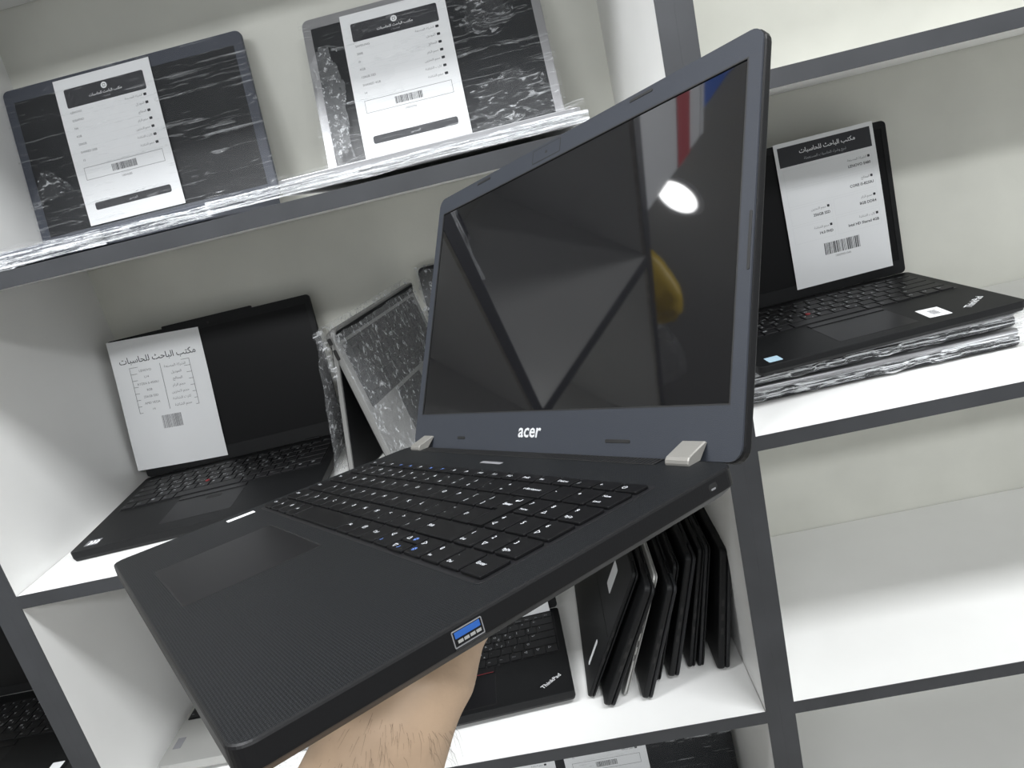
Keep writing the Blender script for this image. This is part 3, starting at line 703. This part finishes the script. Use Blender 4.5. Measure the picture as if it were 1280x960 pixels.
# closed wrapped laptops --------------------------------------------------------
def closed_laptop(label, M, Wd, D, T, body, lidm, film=None, seed=1, group=None, amp=2.0, r=9, logo=False, film_over=4):
    R = thing('laptop', label, 'laptop', M, group)
    bb = MB(); bb.slab(0, 0, Wd, D, 0, T * .6, r, min(2.5, T * .2)); bb.build('base', body, R)
    bb = MB(); bb.slab(.6, .6, Wd - .6, D - .4, T * .6 + .7, T, r, min(2.5, T * .16)); bb.build('lid', lidm, R)
    for x in (Wd * .12, Wd * .78):
        bb = MB(); bb.tube([(x, D - 2.2, T * .62), (x + Wd * .1, D - 2.2, T * .62)], min(3.0, T * .2), 10); bb.build('hinge', body, R)
    if film:
        f = film_over
        def shell(u, v):
            a = 2 * math.pi * v
            cy, cz = D / 2, T / 2; ey, ez = D / 2 + f, T / 2 + f * .55
            s_ = abs(math.cos(a)) ** .35 * (1 if math.cos(a) > 0 else -1); c_ = abs(math.sin(a)) ** .5 * (1 if math.sin(a) > 0 else -1)
            x = -f - 2 + (Wd + 2 * f + 4) * u
            y = cy + ey * s_; z = cz + ez * c_
            k = amp * (nz(x, y, z + seed * 31, .03) + .6 * nz(x, y, z + seed * 17, .09))
            return (x, y + (k if abs(s_) > .9 else 0), z + k * .45)
        bb = MB(); bb.grid(shell, 90, 56); bb.build('plastic_wrap', film, R, smooth=True)
    return R

closed_laptop('grey film-wrapped laptop standing upright against the back board behind the tent-like laptop',
              frame_m((1, 0, 0), (0, .06, .998), (0, -.998, .06), (-196, 1116, -346.5)), 330, 240, 11, TPG, TPG, FILM_B, 3, film_over=2)

# ------------------------------------------------------------------ right unit: laptop open on two wrapped ones
G_ = None
closed_laptop('lower of the two film-wrapped laptops stacked under the open laptop on the right', place((210, 840, -335.5), 1.5), 338, 222, 20, TPG, GREYM, FILM_F, 4, amp=3.5)
closed_laptop('upper of the two film-wrapped laptops stacked under the open laptop on the right', place((200, 833, -311.0), 3.0, 1.2), 345, 228, 18, TPG, GREYM, FILM_F, 5, amp=3.5)
XM = place((194.8, 1027.6, -269.4), 6.52, 2.2); THX = 98.0
X1, xb, xl = open_laptop('open black laptop with a white sheet, on the wrapped stack in the right bookcase', XM, 331, 226, 14, THX, 222, TPB, TPB, MATTE_SCREEN, brd=(8, 10, 20), r=7, stripes=False)
bb = MB(); bb.text('ThinkPad', 0, 0, .08, 12, 0, bold=.02); bb.build('logo', LOGO, X1, mtx=mm(Matrix.Translation((276, -205, 0)) @ Matrix.Rotation(math.radians(36), 4, 'Z')))
bb = MB(); bb.slab(0, 0, 27, 34, 0, .12, .6, .03, 0); barcode(bb, 9, 8, 10, 18, .16, 1, 4); bb.text('MG', 1.5, 14, .16, 5, 1); bb.text('6B', 20.5, 14, .16, 4, 1)
bb.build('white_sticker', [PAPER, INKG], X1, mtx=mm(Matrix.Translation((224, -205, 0)) @ Matrix.Rotation(math.radians(-6), 4, 'Z')))
bb = MB(); bb.slab(0, 0, 17, 17, 0, .12, 1, .03, 0); bb.text('intel', 3, 7, .16, 5, 1); bb.build('sticker', [mat('pale_blue_sticker', (.42, .60, .72), .35), LEG], X1, mtx=mm(Matrix.Translation((16, -218, 0))))
sheet('white spec sheet with a black title bar, on the laptop screen in the right bookcase',
      lid_world(XM, THX) @ Matrix.Translation((163.8, 13.5, 1.2)) @ Matrix.Rotation(math.radians(.4), 4, 'Z'), 'B',
      ['LENOVO E480', 'CORE i5-8250U', '8GB DDR4', '256GB SSD', 'Intel HD Shared 4GB', '14.0 FHD'], seed=9, bend=lambda x, y, z: (x, y, z + 1.2 * math.sin(y / 210 * 3.14)))

# ------------------------------------------------------------------ third shelf
TPM = place((-402.3, 1005.5, -692.75), 4.09, -1.0)
tpl, tpb, tpd = open_laptop('open black laptop with a red-striped touchpad, on the third shelf behind the arm', TPM, 305, 207, 17, 104, 200, TPB, TPB, MATTE_SCREEN, brd=(9, 12, 22), r=6, stripes=True, kb_w=283, kb_y=12)
bb = MB(); bb.text('ThinkPad', 0, 0, .08, 9.5, 0, bold=.02); bb.build('logo', LOGO, tpl, mtx=mm(Matrix.Translation((262, -190, 0)) @ Matrix.Rotation(math.radians(36), 4, 'Z')))
sheet('blank lower part of a white sheet on the black laptop behind the arm, third shelf',
      lid_world(TPM, 104) @ Matrix.Translation((143, -1, 7)), 'C', ['LENOVO', 'X270', 'i5-7300U', '8GB', '256GB SSD', 'INTEL HD', '12.5'], seed=12)
SM = place((-706, 1043, -690), .6)
sl, sb_, sld = open_laptop('open silver laptop in the lower left corner of the third shelf', SM, 322, 224, 17, 104, 216, SILVER, BLK, MATTE_SCREEN, brd=(8, 12, 14), r=9, trackpoint=False, kb_w=308, kb_y=26)
bb = MB(); bb.slab(0, 0, 13, 22, 0, .12, 1, .03, 0); bb.build('sticker', INKG, sl, mtx=mm(Matrix.Translation((9, -192, 0))))
# film-wrapped white box edge by the arm
WRAPW = mat('white_box_card', (.78, .78, .78), .5)
bag = thing('plastic_bag', 'crumpled clear plastic bag on the third shelf just left of the arm', 'bag', Matrix.Translation((-470, 790, -712)))
def bagf(u, v):
    a = 2 * math.pi * u; t = v
    r_ = math.sin(math.pi * min(t * .93 + .03, 1)) ** .6
    x = 62 * r_ * math.cos(a) * (1 + .18 * math.cos(3 * a)); y = 45 * r_ * math.sin(a); z = 52 * t
    k = 6 * nz(x, y, z, .05) + 3 * nz(x, y, z, .14)
    return (x + k, y + k * .7, max(1, z + k * .5))
bb = MB(); bb.grid(bagf, 60, 26); bb.build('crumpled_film', FILM_P, bag, smooth=True)
# row of closed laptops leaning in the right corner of the bay
GL = 'closed laptops leaning in a row on the third shelf'
row = [(-76, 822, 9, 28, 205, TPB, TPB, 'leftmost closed laptop of the leaning row, its stickered dark lid facing out'),
       (-61, 798, 15, 27, 192, TPB, TPB, 'closed black laptop standing furthest forward in the leaning row, second from left'),
       (-25, 816, 6, 22.5, 192, SILVER, SILVER, 'thin silver laptop edge between black ones in the leaning row'),
       (-8, 800, 14, 20.5, 178, TPB, TPG, 'closed black laptop just right of the thin silver one in the leaning row'),
       (20, 832, 8, 17.5, 186, TPB, TPB, 'thin black laptop fifth from the left in the leaning row'),
       (33, 833, 15, 16.2, 192, TPB, TPG, 'thick black laptop in the middle of the leaning row, fourth from the right panel'),
       (68, 846, 10, 13, 190, TPB, TPB, 'closed black laptop third from the right panel in the leaning row'),
       (84, 845, 8, 11.5, 190, TPG, TPB, 'thin black laptop second from the right panel in the leaning row'),
       (99, 831, 17, 9.0, 190, TPB, TPG, 'last closed black laptop of the leaning row, nearest the white side panel')]
first = None
for i, (x, y, t_, lean, hh, bm, lm, lab) in enumerate(row):
    a = math.radians(lean)
    # local x into the shelf, local y up the slab, local z out of its left face
    up = Vector((math.sin(a), 0, math.cos(a))); nl = Vector((-math.cos(a), 0, math.sin(a)))
    org = Vector((x, y, -712.2)) - nl * t_
    org.z = -712.2 
    M_ = frame_m((0, 1, 0), up, (0, 1, 0), org)
    M_ = frame_m((0, 1, 0), up, Vector((0, 1, 0)).cross(up), org)
    ln = 285 if i else 300
    if Vector((0, 1, 0)).cross(up).x > 0:      # thickness grows to the right; rest its lower edge on the shelf
        org.z = -712.2 + t_ * math.sin(a); M_.translation = org
    R = closed_laptop(lab, M_, ln, hh, t_, bm, lm, None, i, GL, r=8)
    if i == 0:
        FM = frame_m((0, -1, 0), (0, 0, 0), (0, 0, 0))
        SMx = frame_m((-1, 0, 0), (0, 1, 0), (0, 0, -1), (0, 0, -.2))
        bb = MB(); bb.slab(-96, 128, -66, 168, 0, .3, 3, .1, 0); bb.build('sticker', PAPER, R, mtx=mm(SMx))
        bb = MB(); bb.slab(-52, 20, -44, 62, 0, .3, 3, .1, 0); bb.build('sticker', PAPER, R, mtx=mm(SMx))
        bb = MB(); bb.slab(-300, 96, -10, 97.2, 0, .25, .3, .1, 0); bb.build('cover_seam', BLK, R, mtx=mm(SMx))
    for k in range(3):
        bb = MB(); bb.slab(30 + 22 * k, t_ * .2, 40 + 22 * k, t_ * .42, -.2, .25, .6, .05)
        bb.build('side_port', BLK, R, mtx=mm(frame_m((0, 1, 0), (0, 0, 1), (-1, 0, 0)) @ Matrix.Scale(1, 4)) if False else mm(frame_m((0, -1, 0), (0, 0, 1), (-1, 0, 0)) @ Matrix.Translation((-100 - 44 * k, 0, 0))))

# ------------------------------------------------------------------ bay under the third shelf
BM = place((-196, 1004, -1103)); THB = 101
bl_, bb_, bld = open_laptop('film-wrapped black laptop with a sheet in the bay at the bottom edge', BM, 343, 230, 18, THB, 226, TPB, TPB, FILMED_SCREEN, brd=(11, 13, 14), keys=False, r=9, trackpoint=False, kb_merge=True)
sheet('white sheet with a boxed barcode on the wrapped black laptop, cut by the bottom edge',
      lid_world(BM, THB) @ Matrix.Translation((43, 11, 1.4)), 'A', ['LENOVO', 'V15', 'i3', '4GB', '256GB SSD', 'SHARED', '15'], seed=14)
sheet('white sheet beside the boxed-barcode one, only its corner showing at the bottom edge',
      lid_world(BM, THB) @ Matrix.Translation((-122, 8, 1.4)), 'A', ['HP', '250', 'i3', '4GB', '500GB', 'SHARED', '15'], seed=15)
wrap_open(bl_, 343, 230, 18, THB, 226, 61, 3)

# ------------------------------------------------------------------ left unit
LLM = place((-1232, 1074, -688), 0)
ll, _, _ = open_laptop('open black laptop in the left-hand bookcase, cut by the frame at the lower left', LLM, 362, 226, 17, 104, 236, TPB, TPB, MATTE_SCREEN, brd=(9, 12, 16), r=7, trackpoint=True, kb_y=26)
bb = MB(); bb.slab(0, 0, 353, 2.2, 0, .8, .8, .2); bb.build('hinge_trim', LOGO, ll, mtx=mm(Matrix.Translation((4, 3, 1)) @ lid_frame(106, 2, 2)))
bb = MB(); bb.slab(0, 0, 20, 16, 0, .12, 1, .03); bb.build('sticker', PAPER, ll, mtx=mm(Matrix.Translation((334, -222, 0))))

# ------------------------------------------------------------------ stock on top of the bookcases (seen mirrored in the screen)
CARD_W = mat('white_carton', (.72, .73, .75), .45)
CARD_B = mat('blue_carton', (.03, .12, .5), .4)
CARD_R = mat('red_print', (.45, .02, .03), .4)
YEL = mat('yellow_bag_plastic', (.6, .42, .05), .35)
def carton(label, lo, hi, m_, band=None):
    r = thing('carton', label, 'box', Matrix.Translation(lo))
    dx, dy, dz = (hi[i] - lo[i] for i in range(3))
    bb = MB(); bb.slab(0, 0, dx, dy, 0, dz - 12, 3, 1.5); body = bb.build('body', m_, r)
    bb = MB(); bb.slab(-1, -1, dx + 1, dy + 1, dz - 12, dz, 3, 1.5); bb.build('lid', m_, r)
    if band:
        bb = MB(); bb.box((.0, -1.4, dz * .60), (dx, -.2, dz * .78)); bb.build('printed_band', band, r)
carton('white carton with a red printed band on top of the middle bookcase', (-655, 770, 405), (-400, 1000, 650), CARD_W, CARD_R)
carton('blue carton standing on the white one with the red band', (-610, 775, 650), (-380, 980, 780), CARD_B)
bg = thing('plastic_bag', 'yellow plastic bag on top of the left-hand bookcase', 'bag', Matrix.Translation((-960, 800, 405)))
bb = MB(); bb.grid(lambda u, v: tuple(Vector(bagf(u, v)) * 1.9), 40, 20); bb.build('crumpled_film', YEL, bg, smooth=True)
bg = thing('plastic_bag', 'clear plastic bag of small goods on top of the left-hand bookcase', 'bag', Matrix.Translation((-1290, 810, 405)))
bb = MB(); bb.grid(lambda u, v: tuple(Vector(bagf(u + .3, v)) * 2.2), 40, 20); bb.build('crumpled_film', FILM_P, bg, smooth=True)
# round downlight whose glare shows in the screen
LAMP = bpy.data.materials.new('lamp_diffuser'); LAMP.use_nodes = True
LAMP.node_tree.nodes['Principled BSDF'].inputs['Emission Color'].default_value = (1, 1, 1, 1)
LAMP.node_tree.nodes['Principled BSDF'].inputs['Emission Strength'].default_value = 22
dl = thing('ceiling_light', 'round recessed ceiling downlight above the bookcases', 'light', Matrix.Translation((-1296, 1003, 952)))
def disc(r, n=32): return [(r * math.cos(2 * math.pi * k / n), r * math.sin(2 * math.pi * k / n)) for k in range(n)]
bb = MB(); bb.rings([[(x, y, 0) for x, y in disc(84)], [(x, y, -6) for x, y in disc(80)], [(x, y, -6) for x, y in disc(66)], [(x, y, -1) for x, y in disc(65)]], cap=False); bb.build('trim_ring', CARD_W, dl)
bb = MB(); bb.prism(disc(65), -4, -1.5); bb.build('diffuser', LAMP, dl)
